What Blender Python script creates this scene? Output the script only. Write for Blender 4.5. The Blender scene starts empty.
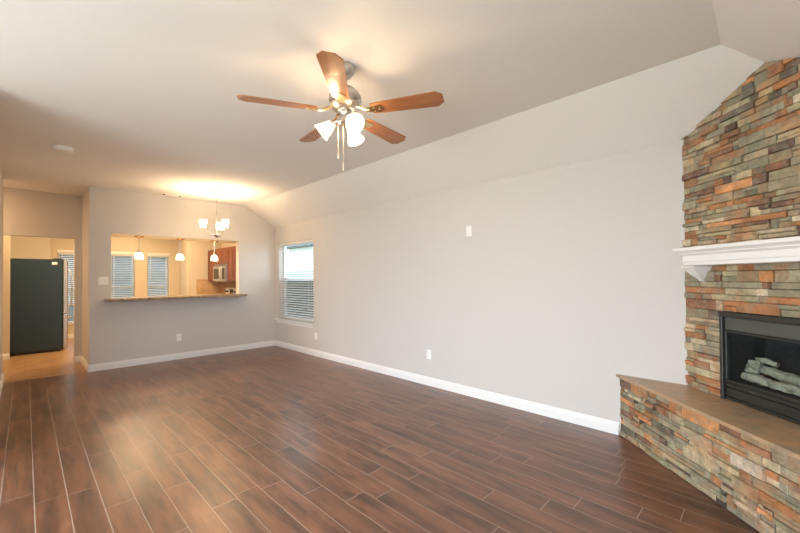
import bpy, math, random
from mathutils import Vector, Matrix, Euler

SC = bpy.context.scene
COL = SC.collection
R = math.radians

# ------------------------------------------------------------------ camera, world, lights, exposure
CAM_H = 1.3507
def make_camera():
    f, yaw, pitch, roll, cy = 370.92, R(45.2784), R(0.706), R(-0.4531), 272.84
    F = Vector((math.sin(yaw)*math.cos(pitch), math.cos(yaw)*math.cos(pitch), math.sin(pitch)))
    Rt = Vector((math.cos(yaw), -math.sin(yaw), 0)); U = Rt.cross(F)
    R2 = Rt*math.cos(roll) + U*math.sin(roll); U2 = U*math.cos(roll) - Rt*math.sin(roll)
    m = Matrix((R2, U2, -F)).transposed().to_4x4(); m.translation = Vector((0, 0, CAM_H))
    cd = bpy.data.cameras.new('camera'); cam = bpy.data.objects.new('camera', cd); COL.objects.link(cam)
    cam.matrix_world = m
    cd.sensor_fit = 'HORIZONTAL'; cd.sensor_width = 36.0; cd.lens = 36.0*f/800.0
    cd.shift_y = (cy - 266.5)/800.0; cd.clip_start = 0.02; cd.clip_end = 200
    SC.camera = cam
make_camera()

SC.view_settings.view_transform = 'Standard'
SC.view_settings.look = 'None'
SC.view_settings.gamma = 1.0
SC.view_settings.use_curve_mapping = False
SC.view_settings.exposure = 0.44
SC.cycles.use_denoising = True
SC.cycles.denoising_input_passes = 'RGB_ALBEDO_NORMAL'
SC.cycles.denoising_prefilter = 'ACCURATE'
SC.cycles.max_bounces = 10
SC.cycles.diffuse_bounces = 6
SC.cycles.glossy_bounces = 5
SC.cycles.transparent_max_bounces = 24
SC.cycles.sample_clamp_indirect = 2.5
SC.cycles.caustics_reflective = False
SC.cycles.caustics_refractive = False
SC.cycles.use_adaptive_sampling = False
SC.cycles.use_light_tree = True
SC.cycles.blur_glossy = 1.0

w = bpy.data.worlds.new('overcast_sky'); SC.world = w; w.use_nodes = True
wn = w.node_tree.nodes; wl = w.node_tree.links
bg = wn['Background']
tc = wn.new('ShaderNodeTexCoord'); sp = wn.new('ShaderNodeSeparateXYZ'); rp = wn.new('ShaderNodeValToRGB')
rp.color_ramp.elements[0].position = 0.0; rp.color_ramp.elements[0].color = (0.80, 0.88, 1.0, 1)
rp.color_ramp.elements[1].position = 0.6; rp.color_ramp.elements[1].color = (0.62, 0.78, 1.0, 1)
wl.new(tc.outputs['Generated'], sp.inputs[0]); wl.new(sp.outputs['Z'], rp.inputs[0]); wl.new(rp.outputs[0], bg.inputs[0])
bg.inputs[1].default_value = 7.5

def area(name, loc, rot, sx, sy, power, col):
    l = bpy.data.lights.new(name, 'AREA'); l.shape = 'RECTANGLE'; l.size = sx; l.size_y = sy
    l.energy = power; l.color = col
    o = bpy.data.objects.new(name, l); o.location = loc; o.rotation_euler = rot; COL.objects.link(o)
    return o
WARM = (1.0, 0.70, 0.40)
# added daylight-coloured fill lamps, unseen, at openings in the left wing and back wall
area('fill_left_wing', (-3.12, 1.6, 1.15), (0, R(-90), 0), 1.9, 2.9, 118, (0.87, 0.94, 1.0))
area('fill_back_opening', (-1.6, -0.36, 1.35), (R(90), 0, 0), 2.2, 1.4, 40, (0.87, 0.94, 1.0))
# the kitchen's own ceiling lights
area('kitchen_ceiling_light', (1.9, 8.9, 2.70), (0, 0, 0), 1.6, 1.0, 64, WARM)
area('nook_ceiling_light', (1.7, 10.5, 2.70), (0, 0, 0), 0.8, 0.5, 20, WARM)
area('corridor_ceiling_light', (-1.0, 7.72, 2.70), (0, 0, 0), 0.3, 0.3, 20, (1.0, 0.62, 0.32))
area('hall_ceiling_light', (0.2, 9.0, 2.70), (0, 0, 0), 0.4, 0.4, 16, WARM)

# ------------------------------------------------------------------ helpers
def lin(r, g, b):
    f = lambda c: (c/255/12.92 if c/255 <= .04045 else ((c/255+.055)/1.055)**2.4)
    return (f(r), f(g), f(b), 1)

class MB:
    """collects faces; build() links them as one mesh object"""
    def __init__(s): s.v = []; s.f = []; s.c = []; s.mi = []; s.col = None; s.m = 0; s.T = Matrix.Identity(4)
    def add(s, vs, fs):
        b = len(s.v); s.v += [tuple(s.T @ Vector(v)) for v in vs]
        for f in fs: s.f.append([b+i for i in f]); s.c.append(s.col); s.mi.append(s.m)
        return s
    def box(s, x0, x1, y0, y1, z0, z1, bev=0.0):
        x0, x1 = min(x0, x1), max(x0, x1); y0, y1 = min(y0, y1), max(y0, y1); z0, z1 = min(z0, z1), max(z0, z1)
        b = min(bev, (x1-x0)*.45, (y1-y0)*.45, (z1-z0)*.45)
        if b <= 0:
            return s.add([(x0,y0,z0),(x1,y0,z0),(x1,y1,z0),(x0,y1,z0),(x0,y0,z1),(x1,y0,z1),(x1,y1,z1),(x0,y1,z1)],
                  [(0,3,2,1),(4,5,6,7),(0,1,5,4),(1,2,6,5),(2,3,7,6),(3,0,4,7)])
        # chamfered box: 24 vertices
        vs = []; idx = {}
        for cx in (0,1):
            for cy in (0,1):
                for cz in (0,1):
                    X = (x0, x1)[cx]; Y = (y0, y1)[cy]; Z = (z0, z1)[cz]
                    dx = b if cx == 0 else -b; dy = b if cy == 0 else -b; dz = b if cz == 0 else -b
                    for ax, p in enumerate(((X, Y+dy, Z+dz), (X+dx, Y, Z+dz), (X+dx, Y+dy, Z))):
                        idx[cx,cy,cz,ax] = len(vs); vs.append(p)
        fs = []
        I = lambda a,b_,c,d: idx[a,b_,c,d]
        fs += [(I(0,0,0,0),I(0,0,1,0),I(0,1,1,0),I(0,1,0,0)), (I(1,0,0,0),I(1,1,0,0),I(1,1,1,0),I(1,0,1,0)),
               (I(0,0,0,1),I(1,0,0,1),I(1,0,1,1),I(0,0,1,1)), (I(0,1,0,1),I(0,1,1,1),I(1,1,1,1),I(1,1,0,1)),
               (I(0,0,0,2),I(0,1,0,2),I(1,1,0,2),I(1,0,0,2)), (I(0,0,1,2),I(1,0,1,2),I(1,1,1,2),I(0,1,1,2))]
        for c in (0,1):
            for d in (0,1):
                fs.append((I(0,c,d,1),I(1,c,d,1),I(1,c,d,2),I(0,c,d,2)))
                fs.append((I(c,0,d,0),I(c,1,d,0),I(c,1,d,2),I(c,0,d,2)))
                fs.append((I(c,d,0,0),I(c,d,1,0),I(c,d,1,1),I(c,d,0,1)))
        for cx in (0,1):
            for cy in (0,1):
                for cz in (0,1): fs.append((I(cx,cy,cz,0),I(cx,cy,cz,1),I(cx,cy,cz,2)))
        return s.add(vs, fs)
    def prism(s, poly, z0, z1):
        n = len(poly); vs = [(x,y,z0) for x,y in poly] + [(x,y,z1) for x,y in poly]
        return s.add(vs, [tuple(range(n))[::-1], tuple(range(n,2*n))] + [(i,(i+1)%n,n+(i+1)%n,n+i) for i in range(n)])
    def sweep_x(s, prof, x0, x1, m0=None, m1=None):
        """profile of (y, z) points swept along x; m0/m1 are optional inset functions of y (mitres)"""
        n = len(prof)
        vs = [(x0+(m0(y) if m0 else 0), y, z) for y,z in prof] + [(x1+(m1(y) if m1 else 0), y, z) for y,z in prof]
        return s.add(vs, [tuple(range(n)), tuple(range(n,2*n))[::-1]] + [(i,n+i,n+(i+1)%n,(i+1)%n) for i in range(n)])
    def lathe(s, prof, seg=24, c=(0,0,0), axis=None):
        M = Matrix.Translation(c)
        if axis is not None: M = M @ Vector((0,0,1)).rotation_difference(Vector(axis)).to_matrix().to_4x4()
        vs = []; fs = []
        for r, z in prof:
            for k in range(seg):
                a = 2*math.pi*k/seg; vs.append(tuple(M @ Vector((r*math.cos(a), r*math.sin(a), z))))
        for i in range(len(prof)-1):
            for k in range(seg):
                k2 = (k+1) % seg
                fs.append((i*seg+k, i*seg+k2, (i+1)*seg+k2, (i+1)*seg+k))
        if prof[0][0] > 1e-6: fs.append(tuple(range(seg))[::-1])
        if prof[-1][0] > 1e-6: fs.append(tuple((len(prof)-1)*seg+k for k in range(seg)))
        return s.add(vs, fs)
    def shell(s, prof, seg=24, c=(0,0,0), axis=None):
        """open surface of revolution (no end caps)"""
        n = len(s.f); s.lathe(prof, seg, c, axis)
        cut = (1 if prof[0][0] > 1e-6 else 0) + (1 if prof[-1][0] > 1e-6 else 0)
        if cut: del s.f[-cut:]; del s.c[-cut:]; del s.mi[-cut:]
        return s
    def tube(s, pts, rad, seg=8):
        pts = [Vector(p) for p in pts]; rs = rad if isinstance(rad, (list, tuple)) else [rad]*len(pts)
        vs = []; fs = []; up = None
        for i, p in enumerate(pts):
            t = (pts[min(i+1, len(pts)-1)] - pts[max(i-1, 0)]).normalized()
            if up is None: up = t.orthogonal().normalized()
            up = (up - t*up.dot(t)).normalized(); sd = t.cross(up)
            for k in range(seg):
                a = 2*math.pi*k/seg; vs.append(tuple(p + (up*math.cos(a) + sd*math.sin(a))*rs[i]))
        for i in range(len(pts)-1):
            for k in range(seg):
                k2 = (k+1) % seg; fs.append((i*seg+k, i*seg+k2, (i+1)*seg+k2, (i+1)*seg+k))
        fs += [tuple(range(seg))[::-1], tuple((len(pts)-1)*seg+k for k in range(seg))]
        return s.add(vs, fs)
    def build(s, name, mats, parent=None, smooth=None, world=False):
        me = bpy.data.meshes.new(name)
        vs = s.v
        if world and parent is not None:
            l = parent.location; vs = [(x-l.x, y-l.y, z-l.z) for x,y,z in vs]
        me.from_pydata(vs, [], s.f); me.update()
        mats = mats if isinstance(mats, (list, tuple)) else [mats]
        for m in mats: me.materials.append(m)
        for p, mi in zip(me.polygons, s.mi): p.material_index = mi
        if any(c is not None for c in s.c):
            at = me.color_attributes.new('stone_colour', 'FLOAT_COLOR', 'CORNER')
            for p, c in zip(me.polygons, s.c):
                for li in p.loop_indices: at.data[li].color = c or (.2,.2,.2,1)
        if smooth:
            for p in me.polygons: p.use_smooth = True
            me.set_sharp_from_angle(angle=R(smooth))
        import bmesh
        bm = bmesh.new(); bm.from_mesh(me); bmesh.ops.recalc_face_normals(bm, faces=bm.faces); bm.to_mesh(me); bm.free()
        o = bpy.data.objects.new(name, me); COL.objects.link(o)
        if parent is not None: o.parent = parent
        return o

def tag(o, label, cat, group=None, kind=None):
    o['label'] = label; o['category'] = cat
    if group: o['group'] = group
    if kind: o['kind'] = kind
    return o
def thing(name, label, cat, loc=(0,0,0), rz=0, group=None):
    o = bpy.data.objects.new(name, None); COL.objects.link(o); o.empty_display_size = .1
    o.location = loc; o.rotation_euler = (0,0,rz)
    return tag(o, label, cat, group)
def struct(o, label=None, cat=None):
    o['kind'] = 'structure'
    if label: o['label'] = label
    if cat: o['category'] = cat
    return o
def copy_tree(o, loc=None, label=None, parent=None):
    c = o.copy(); COL.objects.link(c)
    if parent is not None: c.parent = parent
    for ch in list(o.children): copy_tree(ch, parent=c)
    if loc is not None: c.location = loc
    if label: c['label'] = label
    return c

# ------------------------------------------------------------------ materials
def mat(name, col, rough=.5, metal=0., spec=.5, bump=None, emit=None, es=0.):
    m = bpy.data.materials.new(name); m.use_nodes = True
    n = m.node_tree.nodes; b = n['Principled BSDF']
    b.inputs['Base Color'].default_value = col; b.inputs['Roughness'].default_value = rough
    b.inputs['Metallic'].default_value = metal; b.inputs['Specular IOR Level'].default_value = spec
    if emit: b.inputs['Emission Color'].default_value = emit; b.inputs['Emission Strength'].default_value = es
    if bump:
        sc, st, dist = bump
        t = n.new('ShaderNodeTexCoord'); z = n.new('ShaderNodeTexNoise'); bp = n.new('ShaderNodeBump')
        z.inputs['Scale'].default_value = sc; z.inputs['Detail'].default_value = 4
        bp.inputs['Strength'].default_value = st; bp.inputs['Distance'].default_value = dist
        l = m.node_tree.links
        l.new(t.outputs['Object'], z.inputs['Vector']); l.new(z.outputs['Fac'], bp.inputs['Height']); l.new(bp.outputs[0], b.inputs['Normal'])
    return m

class N:
    """small node-writing helper"""
    def __init__(s, m): s.t = m.node_tree; s.n = s.t.nodes; s.l = s.t.links; s.b = s.n['Principled BSDF']
    def set(s, sock, v):
        if hasattr(v, 'is_linked') or isinstance(v, bpy.types.NodeSocket): s.l.new(v, sock)
        else: sock.default_value = v
    def math(s, op, a, b=0., c=0.):
        d = s.n.new('ShaderNodeMath'); d.operation = op
        s.set(d.inputs[0], a); s.set(d.inputs[1], b); s.set(d.inputs[2], c); return d.outputs[0]
    def xyz(s, v):
        d = s.n.new('ShaderNodeSeparateXYZ'); s.l.new(v, d.inputs[0]); return d.outputs
    def comb(s, x, y, z=0.):
        d = s.n.new('ShaderNodeCombineXYZ'); s.set(d.inputs[0], x); s.set(d.inputs[1], y); s.set(d.inputs[2], z); return d.outputs[0]
    def obj(s): return s.n.new('ShaderNodeTexCoord').outputs['Object']
    def noise(s, v, sc, det=3., rough=.5, dist=0.):
        d = s.n.new('ShaderNodeTexNoise'); s.l.new(v, d.inputs['Vector']); d.inputs['Scale'].default_value = sc
        d.inputs['Detail'].default_value = det; d.inputs['Roughness'].default_value = rough; d.inputs['Distortion'].default_value = dist
        return d.outputs['Fac']
    def white(s, v):
        d = s.n.new('ShaderNodeTexWhiteNoise'); d.noise_dimensions = '3D'; s.l.new(v, d.inputs['Vector']); return d.outputs['Value']
    def ramp(s, fac, stops):
        d = s.n.new('ShaderNodeValToRGB'); e = d.color_ramp.elements
        while len(e) < len(stops): e.new(.5)
        for k, (p, c) in enumerate(stops): e[k].position = p; e[k].color = c
        s.l.new(fac, d.inputs[0]); return d.outputs[0]
    def mix(s, f, a, b, mode='MIX'):
        d = s.n.new('ShaderNodeMix'); d.data_type = 'RGBA'; d.blend_type = mode
        s.set(d.inputs[0], f); s.set(d.inputs[6], a); s.set(d.inputs[7], b); return d.outputs[2]
    def bump(s, h, st, dist):
        d = s.n.new('ShaderNodeBump'); s.l.new(h, d.inputs['Height']); d.inputs['Strength'].default_value = st
        d.inputs['Distance'].default_value = dist; s.l.new(d.outputs[0], s.b.inputs['Normal'])

M = {}
M['wall'] = mat('wall_paint', (.620, .594, .562, 1), .75, bump=(60, .12, .004))
M['ceil'] = mat('ceiling_paint', (.85, .835, .81, 1), .9, bump=(45, .18, .004))
M['kitchen_wall'] = mat('kitchen_wall_paint', (.63, .56, .43, 1), .75, bump=(60, .12, .004))
M['trim'] = mat('white_trim_paint', (.84, .84, .83, 1), .35)
M['plastic'] = mat('white_plastic', (.90, .90, .88, 1), .35)
M['slot'] = mat('dark_slot', (.05, .05, .05, 1), .6)
M['nickel'] = mat('brushed_nickel', (.62, .58, .53, 1), .28, 1.0)
M['steel'] = mat('stainless_steel', (.62, .62, .61, 1), .30, 1.0, bump=(300, .05, .001))
M['black_gloss'] = mat('black_glass', (.012, .012, .013, 1), .08)
M['black_metal'] = mat('black_painted_metal', (.022, .024, .021, 1), .42)
M['dark_panel'] = mat('charcoal_enamel_panel', (.075, .082, .072, 1), .5)
M['soot'] = mat('firebox_interior', (.016, .019, .021, 1), .8, bump=(30, .5, .01))
M['slat'] = mat('blind_slat', (.80, .80, .78, 1), .4)
M['brass'] = mat('warm_polished_brass', (.75, .55, .30, 1), .22, 1.0)
M['vinyl'] = mat('white_vinyl_window_frame', (.75, .76, .77, 1), .4)
M['copper_cord'] = mat('pull_chain_metal', (.75, .66, .52, 1), .3, .9)
def lamp_glass(name, es):
    """frosted shade glass: it lets most of the bulb's light through and glows itself"""
    m = bpy.data.materials.new(name); m.use_nodes = True; n = m.node_tree.nodes; l = m.node_tree.links
    b = n['Principled BSDF']; b.inputs['Base Color'].default_value = (.9, .88, .84, 1); b.inputs['Roughness'].default_value = .35
    b.inputs['Emission Color'].default_value = (1.0, .82, .60, 1); b.inputs['Emission Strength'].default_value = es
    t = n.new('ShaderNodeBsdfTransparent'); t.inputs[0].default_value = (1, .97, .92, 1); x = n.new('ShaderNodeMixShader'); x.inputs[0].default_value = .45
    l.new(t.outputs[0], x.inputs[1]); l.new(b.outputs[0], x.inputs[2]); l.new(x.outputs[0], n['Material Output'].inputs[0])
    m.cycles.emission_sampling = 'NONE'
    return m
M['shade_fan'] = lamp_glass('lit_frosted_fan_glass', 3.2)
M['shade_chandelier'] = lamp_glass('lit_frosted_chandelier_glass', 3.2)
M['shade_pendant'] = lamp_glass('lit_frosted_pendant_glass', 3.2)
M['bulb'] = lamp_glass('lit_bulb_glass', 8.0)
def bulb_light(name, parent, loc, watts):
    l = bpy.data.lights.new(name, 'POINT'); l.energy = watts; l.color = (1.0, .73, .45); l.shadow_soft_size = .026
    o = bpy.data.objects.new(name, l); COL.objects.link(o); o.parent = parent; o.location = loc; return o
def glass(name, tint, refl):
    m = bpy.data.materials.new(name); m.use_nodes = True; n = m.node_tree.nodes; l = m.node_tree.links
    n.remove(n['Principled BSDF'])
    t = n.new('ShaderNodeBsdfTransparent'); g = n.new('ShaderNodeBsdfGlossy'); x = n.new('ShaderNodeMixShader'); fr = n.new('ShaderNodeMath'); lw = n.new('ShaderNodeLayerWeight'); pw = n.new('ShaderNodeMath')
    t.inputs[0].default_value = tint; g.inputs['Roughness'].default_value = refl; pw.operation = 'POWER'; pw.inputs[1].default_value = 5.0; fr.operation = 'MULTIPLY_ADD'; fr.inputs[1].default_value = .45; fr.inputs[2].default_value = .022; l.new(lw.outputs['Facing'], pw.inputs[0]); l.new(pw.outputs[0], fr.inputs[0])
    l.new(fr.outputs[0], x.inputs[0]); l.new(t.outputs[0], x.inputs[1]); l.new(g.outputs[0], x.inputs[2])
    l.new(x.outputs[0], n['Material Output'].inputs[0]); return m
M['glass'] = glass('window_glass', (.92, .96, .95, 1), .02)
M['smoked'] = glass('fireplace_glass', (.86, .90, .90, 1), .05)
def screen(name, f, c):
    m = bpy.data.materials.new(name); m.use_nodes = True; n = m.node_tree.nodes; l = m.node_tree.links
    n.remove(n['Principled BSDF'])
    t = n.new('ShaderNodeBsdfTransparent'); d = n.new('ShaderNodeBsdfDiffuse'); x = n.new('ShaderNodeMixShader')
    d.inputs[0].default_value = c; x.inputs[0].default_value = f
    l.new(t.outputs[0], x.inputs[1]); l.new(d.outputs[0], x.inputs[2]); l.new(x.outputs[0], n['Material Output'].inputs[0]); return m
M['screen'] = screen('insect_and_dimming_screen', .62, (.16, .17, .185, 1))
M['dimming_screen'] = screen('dimming_sheet', .40, (.34, .40, .46, 1))  # added see-through grey that dims the nook windows

def wood_floor():
    m = mat('wood_look_plank_tile', (.1,.06,.04,1), .3, spec=.8); k = N(m)
    X, Y, Z = k.xyz(k.obj())
    PW, PL, G = .1467, .915, .0042
    u = k.math('DIVIDE', k.math('SUBTRACT', X, .042), PW)
    row = k.math('FLOOR', u)
    off = k.white(k.comb(row, 3.7, 1.1))
    v = k.math('ADD', k.math('DIVIDE', Y, PL), k.math('MULTIPLY', off, 1.0))
    colm = k.math('FLOOR', v)
    fu = k.math('FRACT', u); fv = k.math('FRACT', v)
    eu = k.math('MULTIPLY', k.math('MINIMUM', fu, k.math('SUBTRACT', 1., fu)), PW)
    ev = k.math('MULTIPLY', k.math('MINIMUM', fv, k.math('SUBTRACT', 1., fv)), PL)
    e = k.math('MINIMUM', eu, ev)
    grout = k.math('LESS_THAN', e, G/2)
    pid = k.white(k.comb(row, colm, 5.3))
    shift = k.math('MULTIPLY', pid, 37.)
    gv = k.comb(k.math('ADD', k.math('MULTIPLY', X, 9.), shift), k.math('ADD', k.math('MULTIPLY', Y, 1.3), shift), 0.)
    g1 = k.noise(gv, 1.2, 4.0, .55, .25)
    gv2 = k.comb(k.math('ADD', k.math('MULTIPLY', X, 15.), shift), k.math('ADD', k.math('MULTIPLY', Y, 2.2), shift), 0.)
    g2 = k.noise(gv2, 2.2, 3., .55)
    c1 = k.ramp(g1, [(.28, lin(44,34,31)), (.42, lin(86,58,46)), (.56, lin(120,79,57)), (.74, lin(144,98,72))])
    c2 = k.mix(.26, c1, k.ramp(g2, [(.3, lin(76,54,46)), (.6, lin(146,100,74))]))
    tone = k.math('ADD', .80, k.math('MULTIPLY', pid, .30))
    c3 = k.mix(1., c2, k.comb(tone, tone, tone), 'MULTIPLY')
    c4 = k.mix(grout, c3, lin(164,146,130))
    k.l.new(c4, k.b.inputs['Base Color'])
    k.l.new(k.math('ADD', k.math('ADD', .28, k.math('MULTIPLY', g2, .05)), k.math('MULTIPLY', grout, .4)), k.b.inputs['Roughness'])
    k.bump(k.math('SUBTRACT', 1., grout), .25, .002)
    return m
M['floor'] = wood_floor()

def kitchen_tile():
    m = mat('tan_kitchen_tile', lin(176,138,96), .35); k = N(m)
    X, Y, Z = k.xyz(k.obj())
    fu = k.math('FRACT', k.math('DIVIDE', X, .45)); fv = k.math('FRACT', k.math('DIVIDE', Y, .45))
    e = k.math('MINIMUM', k.math('MINIMUM', fu, k.math('SUBTRACT', 1., fu)), k.math('MINIMUM', fv, k.math('SUBTRACT', 1., fv)))
    n1 = k.noise(k.obj(), 5., 5., .6)
    c = k.ramp(n1, [(.3, lin(142,110,74)), (.7, lin(174,138,96))])
    k.l.new(k.mix(k.math('LESS_THAN', e, .008), c, lin(132,108,80)), k.b.inputs['Base Color'])
    return m
M['tile'] = kitchen_tile()
def backsplash():
    m = mat('tan_backsplash_tile', lin(196,164,124), .35); k = N(m)
    X, Y, Z = k.xyz(k.obj())
    a = k.math('DIVIDE', k.math('ADD', Y, Z), .14); b = k.math('DIVIDE', k.math('SUBTRACT', Y, Z), .14)
    fu = k.math('FRACT', a); fv = k.math('FRACT', b)
    e = k.math('MINIMUM', k.math('MINIMUM', fu, k.math('SUBTRACT', 1., fu)), k.math('MINIMUM', fv, k.math('SUBTRACT', 1., fv)))
    c = k.ramp(k.noise(k.obj(), 9., 4.), [(.3, lin(182,148,108)), (.7, lin(212,180,140))])
    k.l.new(k.mix(k.math('LESS_THAN', e, .02), c, lin(170,145,115)), k.b.inputs['Base Color'])
    return m
M['splash'] = backsplash()
def stone():
    m = mat('split_face_slate', (.3,.25,.2,1), .55, spec=.45); k = N(m)
    a = k.n.new('ShaderNodeAttribute'); a.attribute_name = 'stone_colour'
    n1 = k.noise(k.obj(), 14., 6., .65, .6); n2 = k.noise(k.obj(), 70., 4., .6); n3 = k.noise(k.obj(), 6., 3., .5, 1.)
    rust = k.ramp(n3, [(.50, (0,0,0,1)), (.66, (1,1,1,1))])
    n4 = k.noise(k.obj(), 9., 4., .6, 1.4); olive = k.ramp(n4, [(.48, (0,0,0,1)), (.62, (1,1,1,1))])
    n5 = k.noise(k.obj(), 26., 5., .7, 1.2); pale = k.ramp(n5, [(.58, (0,0,0,1)), (.70, (1,1,1,1))])
    c = k.mix(k.math('MULTIPLY', k.xyz(rust)[0], .45), a.outputs['Color'], lin(186,118,72))
    c = k.mix(k.math('MULTIPLY', k.xyz(olive)[0], .40), c, lin(142,142,126))
    c = k.mix(k.math('MULTIPLY', k.xyz(pale)[0], .45), c, lin(206,196,176))
    c = k.mix(1., c, k.ramp(n1, [(.25, (.52,.51,.50,1)), (.75, (1.4,1.4,1.38,1))]), 'MULTIPLY')
    c = k.mix(.5, c, k.mix(1., c, k.ramp(n2, [(.3, (.7,.7,.7,1)), (.7, (1.25,1.25,1.25,1))]), 'MULTIPLY'))
    k.l.new(c, k.b.inputs['Base Color'])
    k.bump(k.math('ADD', n1, k.math('MULTIPLY', n2, .4)), .6, .008)
    return m
M['stone'] = stone()
M['mortar'] = mat('stone_backing', lin(70,64,56), .9)
def slab():
    m = mat('brown_slate_tile', lin(140,112,86), .38); k = N(m)
    n1 = k.noise(k.obj(), 3.2, 6., .62, 1.4); n2 = k.noise(k.obj(), 14., 5., .6, .6)
    c = k.ramp(n1, [(.30, lin(130,116,96)), (.42, lin(162,144,118)), (.54, lin(188,154,118)), (.70, lin(196,148,102))])
    c = k.mix(.35, c, k.ramp(n2, [(.35, lin(140,126,108)), (.65, lin(190,160,128))]))
    k.l.new(c, k.b.inputs['Base Color']); k.bump(n2, .2, .004)
    return m
M['slab'] = slab()
def granite():
    m = mat('speckled_granite', lin(150,125,95), .2); k = N(m)
    n1 = k.noise(k.obj(), 55., 5., .7); n2 = k.noise(k.obj(), 18., 4., .6)
    c = k.ramp(n1, [(.36, lin(52,42,34)), (.48, lin(140,112,84)), (.62, lin(206,184,152))])
    c = k.mix(.35, c, k.ramp(n2, [(.4, lin(88,70,54)), (.6, lin(190,162,126))]))
    k.l.new(c, k.b.inputs['Base Color']); return m
M['granite'] = granite()
def wood(name, dark, light, rough=.35, ax=0, sc=1.):
    m = mat(name, dark, rough); k = N(m); o = k.xyz(k.obj())
    f = [22.*sc]*3; f[ax] = 2.2*sc
    v = k.comb(k.math('MULTIPLY', o[0], f[0]), k.math('MULTIPLY', o[1], f[1]), k.math('MULTIPLY', o[2], f[2]))
    k.l.new(k.ramp(k.noise(v, 1.2, 4., .6, .5), [(.3, dark), (.7, light)]), k.b.inputs['Base Color']); return m
M['cabinet'] = wood('cherry_cabinet_wood', lin(88,42,24), lin(132,70,40), .3, 2)
M['blade'] = wood('fan_blade_wood', lin(132,82,48), lin(172,114,70), .32, 0)
M['fridge'] = mat('textured_black_refrigerator_side', lin(36,56,66), .36, bump=(220, .25, .002))
def log_mat():
    m = mat('ceramic_log', lin(120,118,108), .9); k = N(m)
    n1 = k.noise(k.obj(), 16., 6., .7, 1.); n2 = k.noise(k.obj(), 60., 4., .6)
    k.l.new(k.ramp(n1, [(.3, lin(104,102,92)), (.5, lin(178,172,154)), (.72, lin(222,214,194))]), k.b.inputs['Base Color'])
    k.bump(k.math('ADD', n1, k.math('MULTIPLY', n2, .5)), .7, .012); return m
M['log'] = log_mat()
M['fence'] = wood('weathered_fence_board', lin(132,130,126), lin(168,166,162), .8, 2)
M['old_fence'] = wood('dark_weathered_fence_board', lin(84,88,88), lin(112,116,114), .85, 2)
M['brick'] = mat('grey_house_brick', lin(112,118,124), .8, bump=(25,.4,.01))
M['siding'] = mat('white_house_siding', (.80,.80,.79,1), .6)
M['roof'] = mat('grey_roof_shingle', lin(98,102,108), .85, bump=(30,.6,.02))
M['bark'] = mat('tree_bark', lin(88,78,68), .9)
M['leaf'] = mat('tree_leaf', lin(96,120,80), .7)
def grass():
    m = mat('lawn_grass', lin(96,112,66), .9); k = N(m)
    k.l.new(k.ramp(k.noise(k.obj(), 20., 5., .7), [(.3, lin(74,92,50)), (.7, lin(128,140,86))]), k.b.inputs['Base Color']); return m
M['grass'] = grass()

# ------------------------------------------------------------------ room numbers
XR, YF, XC = 3.553, 7.086, 0.66          # right wall, far wall, left edge of far wall
HW, HC = 2.381, 2.74                     # height of right wall, height of flat ceiling
XS, YS = 2.946, 0.179                    # edge of the flat ceiling
YB = YS - (XR - XS)                      # back wall
XL, XO = -0.215, -3.2                    # left wall, outer wall of the left wing
YW = 3.9                                 # wing's inner wall
YN, XN1, XN0 = 11.5, 2.99, 0.36          # nook window wall
YK = 10.0                                # kitchen end wall
FACE_Y = 0.440                           # stone face meets the right wall

# floor
s = MB().box(XO, XR, YB, 7.15, -.1, 0); struct(s.build('floor', M['floor']))
s = MB().box(-.62, XR, 7.15, YN+.1, -.1, 0).box(-2.25, -.62, 7.15, 8.17, -.1, 0); struct(s.build('floor.001', M['tile']))

# ceiling: flat, right slope, near slope
s = MB()
def slab_poly(s, pts, t=.12):
    n = len(pts); vs = list(pts) + [(x,y,z+t) for x,y,z in pts]
    s.add(vs, [tuple(range(n)), tuple(range(n,2*n))[::-1]] + [(i,n+i,n+(i+1)%n,(i+1)%n) for i in range(n)])
slab_poly(s, [(XO,YS,HC),(XS,YS,HC),(XS,YF+.02,HC),(XC+.05,YF+.02,HC),(XC+.05,8.07,HC),(-2.25,8.07,HC),(-2.25,7.35,HC),(XL-.1,7.35,HC),(XL-.1,YW,HC),(XO,YW,HC)])
slab_poly(s, [(XS,YS,HC),(XR,YB,HW),(XR,YF+.02,HW),(XS,YF+.02,HC)])
slab_poly(s, [(XS,YS,HC),(XO,YS,HC),(XO,YB,HW),(XR,YB,HW)])
struct(s.build('ceiling', M['ceil']))
s = MB().box(-.62, XR+.1, 7.1, YN+.1, HC+.001, HC+.1); struct(s.build('ceiling.001', M['ceil']))

# right wall with the dining window and the kitchen side
WY0, WY1, WZ0, WZ1 = 5.663, 6.91, .555, 2.042
T = .16
s = MB()
s.box(XR, XR+T, YB-.1, WY0, 0, 2.9).box(XR, XR+T, WY1, YF+.14, 0, 2.9)
s.box(XR, XR+T, WY0, WY1, 0, WZ0).box(XR, XR+T, WY0, WY1, WZ1, 2.9)
struct(s.build('wall_right', M['wall']))
s = MB().box(XR, XR+T, YF+.14, YK+.1, 0, 2.8); struct(s.build('wall_right.001', M['kitchen_wall']))
# far wall with the pass-through and the deep kitchen soffit
PX0, PX1, PZ0, PZ1 = .914, 2.835, 1.028, 2.062
s = MB()
s.box(XC, PX0, YF, YF+.14, 0, HC+.05).box(PX1, XR, YF, YF+.14, 0, HC+.05)
s.box(PX0, PX1, YF, YF+.14, 0, PZ0).box(PX0, PX1, YF, YF+.14, PZ1, HC+.05)
struct(s.build('wall_far', M['wall']))
s = MB().box(XC+.121, XR, YF+.14, YF+.56, PZ1, HC); struct(s.build('wall_far.001', M['kitchen_wall']))
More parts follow.
